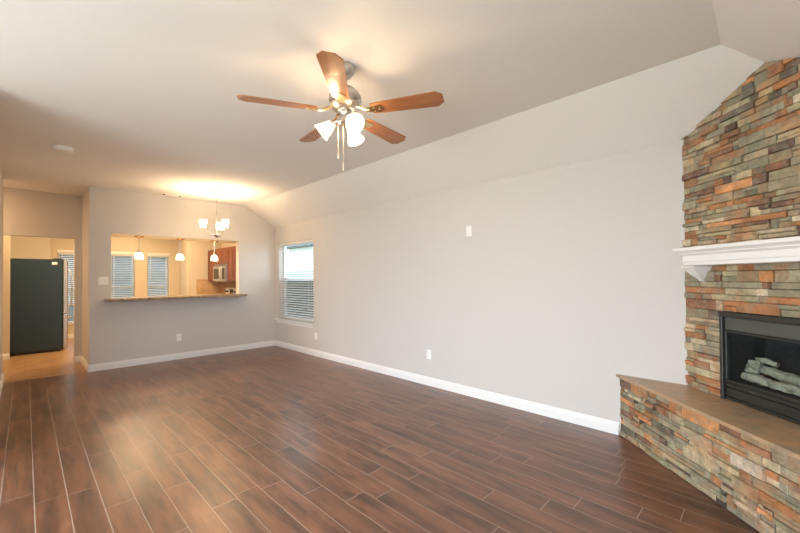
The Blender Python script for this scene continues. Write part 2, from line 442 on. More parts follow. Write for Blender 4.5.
# hall: return wall and header wall
s = MB().box(XC, XC+.12, YF+.14, 8.17, 0, HC); struct(s.build('wall_hall', M['wall']))
s = MB().box(.565, XC, 8.05, 8.17, 0, HC).box(-.24, .565, 8.05, 8.17, 2.033, HC).box(-2.2, -.24, 8.05, 8.17, 0, HC); struct(s.build('wall_hall.001', M['wall']))
# left wall, wing, back wall
s = MB().box(XL-.12, XL, YW, 7.39, 0, HC).box(-2.2, XL-.12, 7.27, 7.39, 0, HC).box(-2.32, -2.2, 7.27, 8.17, 0, HC); struct(s.build('wall_left', M['wall']))
s = MB().box(-.62, -.187, 9.25, 9.36, 0, HC).box(-.40, -.26, 9.36, 10.55, 0, HC).box(-.62, -.50, 8.17, 9.25, 0, HC); struct(s.build('wall_left.001', M['kitchen_wall']))
s = MB().box(XO, XL-.12, YW, YW+.12, 0, HC); struct(s.build('wall_wing', M['wall']))
s = MB()
s.box(XO-.15, XO, YB-.1, .1, 0, HC+.1).box(XO-.15, XO, 3.1, YW+.12, 0, HC+.1).box(XO-.15, XO, .1, 3.1, 2.12, HC+.1)
struct(s.build('wall_left.002', M['wall']))
s = MB()
s.box(XO, -2.75, YB-.12, YB, 0, HW+.02).box(-.45, XR, YB-.12, YB, 0, HW+.02).box(-2.75, -.45, YB-.12, YB, 0, .6).box(-2.75, -.45, YB-.12, YB, 2.08, HW+.02)
struct(s.build('wall_back', M['wall']))
# kitchen: pantry block, nook window wall, slanted return, end wall
NW = [(.515, .965), (1.47, 1.975), (2.235, 2.735)]
NZ0, NZ1 = .34, 2.0
s = MB()
xs = [XN0] + [x for a in NW for x in a] + [XN1+.02]
for i in range(0, len(xs), 2): s.box(xs[i], xs[i+1], YN, YN+.15, 0, HC)
for a, b in NW: s.box(a, b, YN, YN+.15, 0, NZ0).box(a, b, YN, YN+.15, NZ1, HC)
struct(s.build('wall_nook', M['kitchen_wall']))
s = MB().box(-.40, XN0, 10.55, YN+.15, 0, HC); struct(s.build('wall_pantry', M['kitchen_wall']))
s = MB().prism([(XN1,YN),(2.794,YK),(2.90,YK+.12),(XN1+.11,YN)], 0, HC); struct(s.build('wall_nook.001', M['kitchen_wall']))
s = MB().box(2.794, XR, YK, YK+.12, 0, HC); struct(s.build('wall_end', M['kitchen_wall']))
# backsplash
s = MB().box(XR-.008, XR, 7.65, YK, .94, 1.30); struct(s.build('trim_backsplash', M['splash']))
s = MB().box(2.96, XR-.008, YK-.008, YK, .94, 1.34); struct(s.build('trim_backsplash.001', M['splash']))

# baseboards: a stepped profile swept along each wall
def baseboard(name, p0, p1):
    p0, p1 = Vector((*p0, 0)), Vector((*p1, 0)); d = p1 - p0; L = d.length
    s = MB(); a = math.atan2(d.y, d.x)
    s.T = Matrix.Translation(p0) @ Matrix.Rotation(a, 4, 'Z')
    s.sweep_x([(0,0),(-.016,0),(-.016,.068),(-.012,.076),(-.012,.086),(-.006,.096),(-.005,.104),(0,.104)], 0, L)
    struct(s.build(name, M['trim'], smooth=None))
baseboard('baseboard_right', (XR, YF), (XR, .915))
baseboard('baseboard_far', (XC, YF), (XR-.016, YF))
baseboard('baseboard_hall', (XC, 8.05), (XC, YF-.016))
baseboard('baseboard_hall.001', (.565, 8.05), (XC-.016, 8.05))
baseboard('baseboard_left', (XL, YW), (XL, 7.406))
baseboard('baseboard_left.002', (XL+.016, 7.39), (-2.2, 7.39))
baseboard('baseboard_hall.002', (-2.2, 8.05), (-.24, 8.05))
baseboard('baseboard_left.001', (-.50, 9.25), (-.187, 9.25))
baseboard('baseboard_nook', (XN0, YN), (XN1-.02, YN))

# ------------------------------------------------------------------ fireplace
# local frame of the corner face: X = -s (s runs along the face from the right wall), Y = n (out of the face), Z up
FW = 1.172                                # face width
HS = .512                                 # hearth height
FB0, FB1, FBZ0, FBZ1 = .298, .920, HS, 1.106
FA = R(47.5)                              # turn of the face; the hearth front is turned 45 degrees   # fireplace insert
rng = random.Random(11)
PAL = [(lin(154,147,122), 24), (lin(142,136,114), 18), (lin(172,160,130), 18), (lin(188,170,138), 14), (lin(206,192,164), 8),
       (lin(178,122,80), 9), (lin(160,112,76), 9), (lin(130,94,70), 8), (lin(106,80,68), 6), (lin(106,100,86), 6), (lin(204,144,96), 5), (lin(160,138,108), 14)]
def pick():
    t = rng.random()*sum(p[1] for p in PAL)
    for c, wgt in PAL:
        t -= wgt
        if t <= 0: break
    j = 1 + rng.uniform(-.13, .13)
    return (c[0]*j, c[1]*j*rng.uniform(.96,1.04), c[2]*j*rng.uniform(.94,1.06), 1)
def courses(z0, z1):
    zs = [z0]
    while zs[-1] < z1 - .018:
        zs.append(min(z1, zs[-1] + rng.choice([.034,.040,.046,.052,.060,.072])))
    if zs[-1] < z1: zs[-1] = z1
    return zs
def clip_top(poly):
    """cut a polygon of (s, z) points along the two ceiling slopes"""
    for f in (lambda sv, z: HW + .3998*sv + .002 - z, lambda sv, z: HW + .5145 - .436*sv - z):
        out = []
        for (a, b) in zip(poly, poly[1:]+poly[:1]):
            fa, fb = f(*a), f(*b)
            if fa >= 0: out.append(a)
            if (fa >= 0) != (fb >= 0):
                u = fa/(fa-fb); out.append((a[0]+(b[0]-a[0])*u, a[1]+(b[1]-a[1])*u))
        poly = out
        if len(poly) < 3: return None
    return poly
def stone_block(s, sa, sb, za, zb, n0, top=None):
    """one split-face stone: an uneven, chamfered block"""
    d = rng.choice([.008,.012,.016,.021,.027]) + rng.uniform(0,.004)
    g = .0012
    poly = [(sa+g, za+g*.6), (sb-g, za+g*.6), (sb-g, zb-g*.6), (sa+g, zb-g*.6)]
    if top: poly = clip_top(poly)
    if not poly: return
    cs = sum(p[0] for p in poly)/len(poly); cz = sum(p[1] for p in poly)/len(poly)
    n = len(poly); c = .0038; vs = []
    ts, tz = rng.uniform(-.03,.03), rng.uniform(-.10,.10)
    for nn, i in ((n0, 0), (n0+d-.005, 0), (n0+d, c)):
        for sv, z in poly:
            e = sv - max(-i, min(i, sv-cs)); f = z - max(-i, min(i, z-cz))
            vs.append((-e, nn + (0 if i == 0 else ts*(sv-cs)*.5 + tz*(z-cz) + rng.uniform(-.0025,.0025)), f))
    s.col = pick()
    fs = []
    for l in (0, n):
        for k in range(n): fs.append((l+k, l+(k+1)%n, l+n+(k+1)%n, l+n+k))
    fs.append(tuple(range(2*n, 3*n)))
    s.add(vs, fs)
def lay(s, s0, s1, z0, z1, n0, top=None):
    zs = courses(z0, z1)
    for za, zb in zip(zs, zs[1:]):
        sv = s0 + rng.uniform(-.004, .004)
        while sv < s1 - .002:
            L = rng.choice([.05,.07,.09,.12,.15,.19,.25])*rng.uniform(.85,1.15)
            e = sv + L
            if s1 - e < .05: e = s1 + rng.uniform(-.003,.003)
            if True:
                # two thin stones may share one course
                if zb - za > .05 and rng.random() < .45:
                    zm = za + (zb-za)*rng.uniform(.4,.6)
                    stone_block(s, sv, e, za, zm, n0, top); stone_block(s, sv, e, zm, zb, n0, top)
                else: stone_block(s, sv, e, za, zb, n0, top)
            sv = e
fp = thing('stone_fireplace', 'floor-to-ceiling corner fireplace faced in multicoloured split slate rising to the sloped ceiling', 'fireplace', (XR, FACE_Y, 0), FA)
# chimney face: backing panels round the opening, then the stones
s = MB()
zc = HW + .2456
s.prism([(-.004,0),(-FB0,0),(-FB0,-.10),(-.114,-.10)], HS, HW-.01).prism([(-FB1,0),(-FW,0),(-FW+.092,-.10),(-FB1,-.10)], HS, HW-.01).box(-FB1, -FB0, -.10, 0, FBZ1, HW-.01)
s.add([(-.004,0,HW-.01),(-FW,0,HW-.01),(-.614,0,zc-.02),(-.114,-.1,HW-.01),(-FW+.092,-.1,HW-.01),(-.614,-.1,zc-.06)], [(0,1,2),(3,5,4),(0,2,5,3),(2,1,4,5)])
s.build('stone_backing', M['mortar'], fp)
s = MB()
lay(s, 0, FB0, HS, FBZ1, 0); lay(s, FB1, FW, HS, FBZ1, 0)
lay(s, 0, FW, FBZ1, zc, 0, True)
s.build('stone_facing', M['stone'], fp)
# raised hearth, a thing of its own whose front runs at 45 degrees to the walls
HY = .913                                 # its front edge meets the right wall here
HL = (HY - YB)*math.sqrt(2)               # length of the front edge
rh = thing('raised_hearth', 'raised hearth bench faced in split slate with a brown slate tile top', 'hearth', (XR, HY, 0), R(45))
def face_n(sv):
    """how far behind the hearth front the chimney face lies, at sv along the front"""
    d = Vector((-math.cos(FA), -math.sin(FA))); o = Vector((0, FACE_Y - HY)); ds = Vector((-.70711, -.70711)); dn = Vector((-.70711, .70711))
    u = (sv - o.dot(ds))/d.dot(ds); return (o + d*u).dot(dn)
s0, s1 = (HY-FACE_Y)*.70711, HL - (FACE_Y-YB)*.70711
f0, f1 = face_n(s0), face_n(s1)
s = MB()
s.add([(-sv, n, z) for z in (0, HS-.022) for sv, n in ((.002, -.014), (HL-.002, -.014), (s1, f1+.004), (s0, f0+.004))], [(3,2,1,0),(4,5,6,7),(0,1,5,4),(1,2,6,5),(2,3,7,6),(3,0,4,7)])
s.build('core', M['mortar'], rh)
s = MB(); lay(s, .006, HL-.006, .004, HS-.022, -.022); s.build('stone_facing', M['stone'], rh)
s = MB(); cuts = [s0, .74, 1.30, s1]
for i in range(3):
    a, b = cuts[i]+(.0015 if i else 0), cuts[i+1]-(.0015 if i < 2 else 0)
    af = -.014 if i == 0 else a; bf = HL+.014 if i == 2 else b
    s.prism([(-af, .014), (-bf, .014), (-b, face_n(b)+.001), (-a, face_n(a)+.001)], HS-.022, HS)
s.build('tile_top', M['slab'], rh)

# mantel shelf: crown profile with mitred ends on two stepped corbels
mt = thing('mantel_shelf', 'white crown-moulded mantel shelf on the stone fireplace above the firebox', 'mantel', (XR, FACE_Y, 0), FA)
MZ = 1.416; ML, MR = .160, FW-.060
def ledge(s, a, b, prof, base):
    """mitred three-sided moulding: profile of (projection, z); a..b is the run at projection base"""
    n = len(prof); vs = []
    for p, z in prof: vs += [(-(a-(p-base)), .012, z), (-(a-(p-base)), p, z), (-(b+(p-base)), p, z), (-(b+(p-base)), .012, z)]
    fs = []
    for i in range(n-1):
        for k in range(3): fs.append((4*i+k, 4*i+k+1, 4*i+4+k+1, 4*i+4+k))
        fs.append((4*i+3, 4*i, 4*i+4, 4*i+7))
    fs += [(0,1,2,3), (4*n-4, 4*n-3, 4*n-2, 4*n-1)]
    s.add(vs, fs)
s = MB()
ledge(s, ML, MR, [(.150,MZ),(.162,MZ+.004),(.162,MZ+.026),(.167,MZ+.030),(.167,MZ+.034),(.164,MZ+.040),(.164,MZ+.070),(.172,MZ+.078),(.180,MZ+.083),(.180,MZ+.089),(.188,MZ+.097),(.200,MZ+.103),(.205,MZ+.107),(.205,MZ+.126),(.200,MZ+.129)], .164)
s.build('shelf', M['trim'], mt)
for cx in (.170, FW-.080):
    s = MB(); pr = [(.050,.012,-.116),(.066,.020,-.108),(.070,.024,-.096),(.074,.030,-.092),(.096,.066,-.068),(.104,.074,-.062),(.106,.078,-.054),(.120,.102,-.034),(.126,.110,-.030),(.128,.112,-.022),(.140,.126,-.016),(.142,.128,-.001)]
    pr = [(.018+(p-.05)*1.33, .008+(h-.012)*.42, z) for p, h, z in pr]
    vs = []; n = len(pr)
    for p, h, z in pr: vs += [(-(cx-h), .004, MZ+z), (-(cx-h), p, MZ+z), (-(cx+h), p, MZ+z), (-(cx+h), .004, MZ+z)]
    fs = [(0,1,2,3), (4*n-4,4*n-3,4*n-2,4*n-1)]
    for q in range(n-1):
        for k in range(4): fs.append((4*q+k, 4*q+(k+1)%4, 4*q+4+(k+1)%4, 4*q+4+k))
    s.add(vs, fs)
    s.build('corbel', M['trim'], mt)

# gas fireplace insert
gf = thing('gas_fireplace_insert', 'black gas fireplace insert with glass front set into the stone above the hearth', 'fireplace insert', (XR, FACE_Y, 0), FA)
a, b, z0, z1 = FB0+.003, FB1-.003, HS+.001, FBZ1-.002
s = MB()
s.box(-a-.022, -a, -.02, .034, z0, z1, .004).box(-b, -b+.022, -.02, .034, z0, z1, .004).box(-b, -a, -.02, .040, z1-.034, z1, .004)
s.build('outer_frame', M['black_metal'], gf)
s = MB().box(-b+.022, -a-.022, -.01, .012, .982, z1-.036, .003); s.build('hood_panel', M['dark_panel'], gf)
s = MB()
s.box(-b+.022, -a-.022, -.012, .018, .965, .981, .003).box(-b+.022, -a-.022, -.012, .022, .634, .652, .003)
s.box(-a-.034, -a-.022, -.012, .016, .652, .965, .003).box(-b+.022, -b+.034, -.012, .016, .652, .965, .003)
s.build('glass_frame', M['black_metal'], gf)
s = MB().box(-b+.034, -a-.034, -.004, -.001, .652, .965); s.build('glass_pane', M['smoked'], gf)
s = MB()
s.box(-b+.022, -a-.022, -.012, .010, z0+.004, .534)
for k in range(2): s.box(-b+.024, -a-.024, -.012, .015+.003*k, .538+k*.064, .598+k*.033, .004)
lv = s.build('louvre_panel', M['black_metal'], gf)
s = MB().box(-.530, -.490, .014, .026, .612, .620, .003); s.build('latch', M['dark_panel'], gf)
# firebox interior shell (open to the front)
s = MB()
D = -.262
ai, bi = a+.03, b-.03
s.box(-b+.02, -a-.02, D-.02, D, z0, .99).box(-ai, -a-.004, D, -.014, z0, .99).box(-b+.004, -bi, D, -.014, z0, .99)
s.box(-b+.02, -a-.02, D, -.014, .968, .99).box(-b+.02, -a-.02, D, -.014, .600, .634)
s.build('firebox_lining', M['soot'], gf)
s = MB()
for k in range(4): s.box(-bi+.03, -ai-.02, -.06-.055*k, -.048-.055*k, .634, .648)
s.build('grate', M['black_metal'], gf)
# ceramic logs resting in the firebox
def log(name_label, pts, rads, seg=12, seed=0):
    t = random.Random(seed); P = []; Q = []
    m = 9; pts = [(x+.045, y, z) for x, y, z in pts]
    for i in range(m+1):
        u = i/m*(len(pts)-1); j = min(int(u), len(pts)-2); f = u-j
        p = Vector(pts[j]).lerp(Vector(pts[j+1]), f); r = rads[j]+(rads[j+1]-rads[j])*f
        P.append(p + Vector((t.uniform(-.003,.003), t.uniform(-.003,.003), t.uniform(-.003,.003)))); Q.append(r*t.uniform(.94,1.05))
    c = Vector(P[0]); s = MB(); s.tube([p-c for p in P], Q, seg)
    fac = [t.uniform(.74, 1.16) for _ in range(seg)]
    for i, v in enumerate(s.v):
        rc = P[i//seg] - c; fac2 = fac[i % seg]*t.uniform(.93, 1.07)
        s.v[i] = tuple(rc + (Vector(v) - rc)*fac2 + Vector((t.uniform(-.002,.002), t.uniform(-.002,.002), t.uniform(-.002,.002))))
    o = s.build('fireplace_log', M['log'], smooth=24)
    mw = Matrix.Translation((XR, FACE_Y, 0)) @ Matrix.Rotation(FA, 4, 'Z')
    o.matrix_world = mw @ Matrix.Translation(c)
    return tag(o, name_label, 'log', 'ceramic logs in the firebox')
zg = .648
log('short pale log lying lowest at the front left of the firebox, under the upright stub', [(-.405,-.085,zg+.030),(-.50,-.080,zg+.030),(-.585,-.072,zg+.028)], [.028,.031,.027], seed=1)
log('broken upright log stub standing at the left end of the fire', [(-.425,-.118,zg+.055),(-.432,-.128,zg+.095),(-.438,-.135,zg+.128)], [.038,.037,.034], seed=2)
log('long grey log sloping across the middle of the firebox', [(-.445,-.165,zg+.088),(-.60,-.150,zg+.072),(-.86,-.130,zg+.050)], [.026,.031,.028], seed=3)
log('small twisted branch lying on top of the long grey log', [(-.430,-.150,zg+.138),(-.475,-.160,zg+.146),(-.545,-.168,zg+.130)], [.019,.022,.018], seed=4)
log('thick pale log at the front right of the firebox, beyond a gap', [(-.605,-.066,zg+.032),(-.70,-.068,zg+.033),(-.85,-.075,zg+.031)], [.027,.033,.030], seed=5)
log('log at the back right of the firebox behind the long one', [(-.66,-.210,zg+.060),(-.76,-.205,zg+.110),(-.86,-.20,zg+.125)], [.026,.026,.022], seed=6)

# ------------------------------------------------------------------ ceiling fan
FX, FY = 1.473, 1.953
cf = thing('ceiling_fan', 'five-blade wooden ceiling fan with three lit glass shades hanging from the main ceiling', 'ceiling fan', (FX, FY, HC))
s = MB().lathe([(.060,0),(.062,-.012),(.056,-.045),(.040,-.072),(.020,-.082),(.014,-.084)], 28); s.build('canopy', M['nickel'], cf, 40)
s = MB().lathe([(.012,-.075),(.012,-.170)], 16); s.build('downrod', M['nickel'], cf, 40)
s = MB().lathe([(.020,-.135),(.040,-.142),(.070,-.158),(.092,-.178),(.104,-.200),(.108,-.222),(.104,-.240),(.096,-.252),(.100,-.258),(.100,-.268),(.082,-.284),(.050,-.296),(.030,-.300)], 36)
s.build('motor_housing', M['nickel'], cf, 35)
s = MB().lathe([(.046,-.296),(.048,-.302),(.036,-.312),(.032,-.330),(.034,-.352),(.046,-.360),(.048,-.374),(.040,-.386),(.018,-.394),(.006,-.404),(0,-.405)], 24)
s.build('light_kit_hub', M['nickel'], cf, 40)
def fan_blade(ang):
    s = MB()
    out = []
    r0, r1 = .185, .650
    top = [(r0,.046),(r0+.03,.052),(.40,.060),(r1-.040,.068),(r1,.034)]
    poly = [(x,-y) for x,y in top] + [(x,y) for x,y in reversed(top)]
    s.T = Matrix.Rotation(R(-11), 4, 'X')
    s.prism(poly, -.003, .003)
    o = s.build('blade', M['blade'], cf); o.location = (0,0,-.304); o.rotation_euler = (0,0,R(ang))
    i = MB(); i.T = Matrix.Rotation(R(-11), 4, 'X')
    i.prism([(.150,-.016),(.190,-.030),(.245,-.034),(.262,-.016),(.262,.016),(.245,.034),(.190,.030),(.150,.016)], -.0085, -.0035)
    i.T = Matrix.Identity(4)
    i.tube([(.086,0,.024),(.115,0,.014),(.140,0,.000),(.170,0,-.004)], [.011,.010,.010,.009], 8)
    for px, py in ((.205,-.018),(.205,.018),(.240,0)): i.lathe([(.006,-.013),(.006,-.008)], 8, (px,py,-py*.19))
    i.build('blade_iron', M['brass'], o, 40)
for k in range(5): fan_blade(154.0+72*k)
def fan_shade(az):
    a = R(az); d = Vector((math.cos(a), math.sin(a), 0))
    s = MB(); p0 = d*.030 + Vector((0,0,-.366)); p1 = d*.060 + Vector((0,0,-.362)); p2 = d*.082 + Vector((0,0,-.374))
    s.tube([p0, p1, p2], .008, 8); ax = (d*.80 + Vector((0,0,-.60))).normalized()
    s.lathe([(.012,-.012),(.024,-.006),(.027,.012),(.022,.016)], 16, p2, ax)
    arm = s.build('light_arm', M['nickel'], cf, 40)
    s = MB(); s.shell([(.025,.010),(.031,.021),(.038,.046),(.048,.075),(.060,.103),(.0585,.1035),(.046,.076),(.036,.047),(.029,.022),(.023,.012)], 28, p2, ax)
    s.build('glass_shade', M['shade_fan'], arm, 60)
    s = MB(); s.lathe([(.010,.014),(.013,.030),(.024,.058),(.026,.072),(.020,.088),(.008,.096),(0,.097)], 14, p2, ax)
    s.build('light_bulb', M['bulb'], arm, 60); bulb_light('fan_lamp', arm, p2 + ax*.062, 15)
for az in (132, 254, 26): fan_shade(az)
def chain(px, py, z0, z1, L):
    s = MB()
    s.tube([(px,py,z0),(px,py,z1)], .0022, 6)
    for k in range(int((z0-z1)/.012)): s.lathe([(0,-.003),(.0034,0),(0,.003)], 6, (px,py,z0-.012*k))
    s.lathe([(0,.004),(.006,0),(.0075,-.022),(.005,-L),(0,-L)], 10, (px,py,z1))
    s.build('pull_chain', M['copper_cord'], cf, 50)
chain(-.036, .030, -.375, -.580, .030); chain(-.026, -.012, -.375, -.645, .050)

# ------------------------------------------------------------------ chandelier
ch = thing('chandelier', 'nickel chandelier with three lit upright white glass shades near the pass-through', 'chandelier', (2.125, 6.167, HC))
s = MB().lathe([(.078,0),(.080,-.008),(.066,-.022),(.020,-.030),(.008,-.034)], 28); s.build('canopy', M['nickel'], ch, 40)
s = MB().tube([(0,0,-.03),(0,0,-.335)], .0045, 10); s.build('rod', M['nickel'], ch, 40)
s = MB().lathe([(.006,-.295),(.013,-.302),(.015,-.320),(.012,-.340),(.012,-.625),(.016,-.640),(.012,-.655)], 16)
s.build('column', M['nickel'], ch, 40)
s = MB().lathe([(.012,-.652),(.036,-.660),(.056,-.674),(.050,-.688),(.028,-.700),(.012,-.712),(0,-.718)], 24); s.build('hub', M['nickel'], ch, 40)
for az in (50, 170, 290):
    a = R(az); d = Vector((math.cos(a), math.sin(a), 0)); z = Vector((0,0,1))
    s = MB(); pts = [d*(.04+.150*t) + z*(-.674 + .085*t*t + .012*math.sin(t*3.1)) for t in [i/8 for i in range(9)]]
    s.tube(pts + [d*.190 + z*(-.572)], .0065, 8)
    s.lathe([(.008,-.012),(.036,-.008),(.038,0),(.012,.004)], 16, d*.190 + z*(-.567))
    arm = s.build('arm', M['nickel'], ch, 40)
    s = MB(); s.shell([(.036,0),(.040,.008),(.045,.055),(.053,.116),(.051,.116),(.043,.055),(.038,.010),(.0,.007)], 24, d*.190 + z*(-.565))
    s.build('glass_shade', M['shade_chandelier'], arm, 60)
    s = MB(); s.lathe([(.012,.008),(.014,.03),(.026,.06),(.024,.08),(.010,.095),(0,.096)], 12, d*.190 + z*(-.565)); s.build('light_bulb', M['bulb'], arm, 60); bulb_light('chandelier_lamp', arm, d*.190 + z*(-.565+.074), 36)
for c_ in ch.children:
    if c_.name.split('.')[0] in ('column', 'hub', 'arm'): c_.location.z -= .026

# ------------------------------------------------------------------ pendants over the bar
def pendant(x, label):
    p = thing('pendant_light', label, 'pendant light', (x, 7.325, PZ1), 0, 'pendant lights over the bar')
    s = MB().lathe([(.070,0),(.072,-.006),(.062,-.016),(.020,-.028),(.008,-.032)], 24); s.build('canopy', M['brass'], p, 40)
    s = MB().tube([(0,0,-.028),(0,0,-.235)], .006, 8); s.lathe([(.008,-.222),(.018,-.232),(.022,-.266),(.018,-.274)], 16); s.build('stem', M['nickel'], p, 40)
    s = MB(); s.shell([(.020,-.270),(.036,-.274),(.048,-.286),(.055,-.312),(.064,-.372),(.062,-.372),(.053,-.312),(.046,-.288),(.034,-.277),(.018,-.273)], 28)
    s.build('glass_shade', M['shade_pendant'], p, 60)
    s = MB(); s.lathe([(0,-.273),(.012,-.278),(.014,-.295),(.023,-.318),(.022,-.337),(.012,-.350),(0,-.352)], 12); s.build('light_bulb', M['bulb'], p, 60); bulb_light('pendant_lamp', p, (0,0,-.325), 12)
    return p
pd = pendant(1.310, 'lit white glass pendant lamp hanging between the two nook windows')
for x, lb in ((1.908, 'lit white glass pendant lamp in the middle of the row over the bar'), (2.478, 'lit white glass pendant lamp hanging in front of the cherry kitchen cabinets')):
    copy_tree(pd, (x, 7.325, PZ1), lb)

# ------------------------------------------------------------------ granite bar top
s = MB()
rr = random.Random(4); poly = []
fx0, fx1, fy0 = .835, 2.905, 6.872
for i in range(47):
    t = i/46; poly.append((fx0+(fx1-fx0)*t, fy0 + rr.uniform(-.004,.004)))
back = [(fx1, YF-.001), (PX1-.002, YF-.001), (PX1-.002, YF+.36), (PX0+.002, YF+.36), (PX0+.002, YF-.001), (fx0, YF-.001)]
s.prism(poly + back, PZ0+.001, PZ0+.036)
tag(s.build('bar_top', M['granite']), 'speckled granite bar counter on the half wall below the pass-through opening', 'bar counter')

# ------------------------------------------------------------------ dining window in the right wall
wd = bpy.data.objects.new('window_1', None); COL.objects.link(wd); wd.location = (XR, (WY0+WY1)/2, WZ0); struct(wd, 'white vinyl single-hung window in the long right wall', 'window')
s = MB(); x0, x1 = XR+.09, XR+.14
for ya, yb, za, zb in ((WY0,WY0+.05,WZ0,WZ1),(WY1-.05,WY1,WZ0,WZ1),(WY0+.05,WY1-.05,WZ0,WZ0+.05),(WY0+.05,WY1-.05,WZ1-.05,WZ1),(WY0+.05,WY1-.05,1.305,1.355)): s.box(x0, x1, ya, yb, za, zb, .006)
s.build('frame', M['vinyl'], wd, world=True)
s = MB()
s.box(x0-.012, x0+.02, WY0+.05, WY0+.09, WZ0+.05, 1.305, .004).box(x0-.012, x0+.02, WY1-.09, WY1-.05, WZ0+.05, 1.305, .004)
s.build('sash', M['vinyl'], wd, world=True)
s = MB().box(x0+.02, x0+.025, WY0+.05, WY1-.05, WZ0+.05, WZ1-.05); s.build('glass', M['glass'], wd, world=True)
s = MB().box(x0+.032, x0+.033, WY0+.05, WY1-.05, WZ0+.05, 1.305); s.build('insect_and_dimming_screen', M['screen'], wd, world=True)
s = MB().box(XR-.045, XR+.09, 5.640, 7.035, WZ0-.026, WZ0-.001, .006); s.box(XR-.018, XR, 5.665, 7.01, WZ0-.085, WZ0-.026, .005)
struct(s.build('trim_window_sill', M['trim']))

def blind(name, label, width, height, loc, rz, n_tilt=14, pitch=.0445, sw=.050, group=None, gap=0.0):
    """horizontal blind hanging in the XZ plane of its own frame: X across, Z down from the head rail"""
    b_ = thing(name, label, 'window blind', loc, rz, group)
    hw = width/2
    s = MB().box(-hw, hw, -.028, .028, -.045, 0, .003); s.build('head_rail', M['slat'], b_)
    s = MB(); n = int((height-.075-gap)/pitch)
    for k in range(n):
        z = -.060 - k*pitch; t = R(n_tilt)
        dy, dz = .5*sw*math.cos(t), .5*sw*math.sin(t)
        th = .0028
        s.add([(-hw,-dy,z-dz),(hw,-dy,z-dz),(hw,0,z+.002),(-hw,0,z+.002),(hw,dy,z+dz),(-hw,dy,z+dz),
               (-hw,-dy,z-dz-th),(hw,-dy,z-dz-th),(hw,0,z+.002-th),(-hw,0,z+.002-th),(hw,dy,z+dz-th),(-hw,dy,z+dz-th)],
              [(0,1,2,3),(3,2,4,5),(7,6,9,8),(8,9,11,10),(0,6,7,1),(5,4,10,11),(1,7,8,2),(2,8,10,4),(0,3,9,6),(3,5,11,9)])
    s.build('slats', M['slat'], b_)
    zb = -.060 - n*pitch
    s = MB().box(-hw, hw, -.024, .024, zb-.012, zb+.010, .003); s.build('bottom_rail', M['slat'], b_)
    for x in (-hw*.72, hw*.72):
        for y in (-.026, .026): MB().tube([(x,y,-.045),(x,y,zb)], .0012, 5).build('ladder_cord', M['plastic'], b_)
    s = MB().tube([(-hw+.07,-.034,-.04),(-hw+.07,-.036,-.62)], .004, 6); s.build('tilt_wand', M['plastic'], b_, 40)
    return b_
# local -Y faces the room: right wall needs -Y -> -X, i.e. a turn of -90 degrees
blind('window_blind', 'white horizontal blind covering the tall window in the right wall', WY1-WY0-.016, WZ1-WZ0, (XR+.045, (WY0+WY1)/2, WZ1-.002), R(-90), n_tilt=10)

# nook windows, their blinds
NL = [('white horizontal blind in the window beside the refrigerator', 'window beside the refrigerator'),
      ('white horizontal blind in the nook window at the left end of the pass-through', 'left window seen through the pass-through'),
      ('white horizontal blind in the nook window between the left and middle pendants', 'right window seen through the pass-through')]
for i, ((a, b), (lb, lw)) in enumerate(zip(NW, NL)):
    wn_ = bpy.data.objects.new('window_%d' % (i+2), None); COL.objects.link(wn_); wn_.location = ((a+b)/2, YN, NZ0); struct(wn_, 'white vinyl ' + lw, 'window')
    s = MB(); y0, y1 = YN+.08, YN+.13
    for xa, xb, za, zb in ((a,a+.04,NZ0,NZ1),(b-.04,b,NZ0,NZ1),(a+.04,b-.04,NZ0,NZ0+.04),(a+.04,b-.04,NZ1-.04,NZ1),(a+.04,b-.04,1.15,1.19)): s.box(xa, xb, y0, y1, za, zb, .005)
    s.build('frame', M['vinyl'], wn_, world=True)
    s = MB().box(a+.04, b-.04, y0+.02, y0+.025, NZ0+.04, NZ1-.04); s.build('glass', M['glass'], wn_, world=True)
    s = MB().box(a+.04, b-.04, y0+.034, y0+.035, NZ0+.04, NZ1-.04); s.build('insect_and_dimming_screen', M['dimming_screen'], wn_, world=True)  # sheet added behind the glass to dim the bright outdoors
    s = MB().box(a-.03, b+.03, YN-.03, YN+.08, NZ0-.025, NZ0, .004); s.build('sill', M['trim'], wn_, world=True)
    s = MB().box(a-.012, b+.012, YN-.014, YN, NZ1-.012, NZ1+.045, .004); s.build('head_trim', M['trim'], wn_, world=True)
    blind('window_blind', lb, b-a-.012, NZ1-NZ0, ((a+b)/2, YN+.04, NZ1-.003), 0, n_tilt=[16,4,8][i], group='blinds in the breakfast nook', gap=[.42,.02,.02][i])

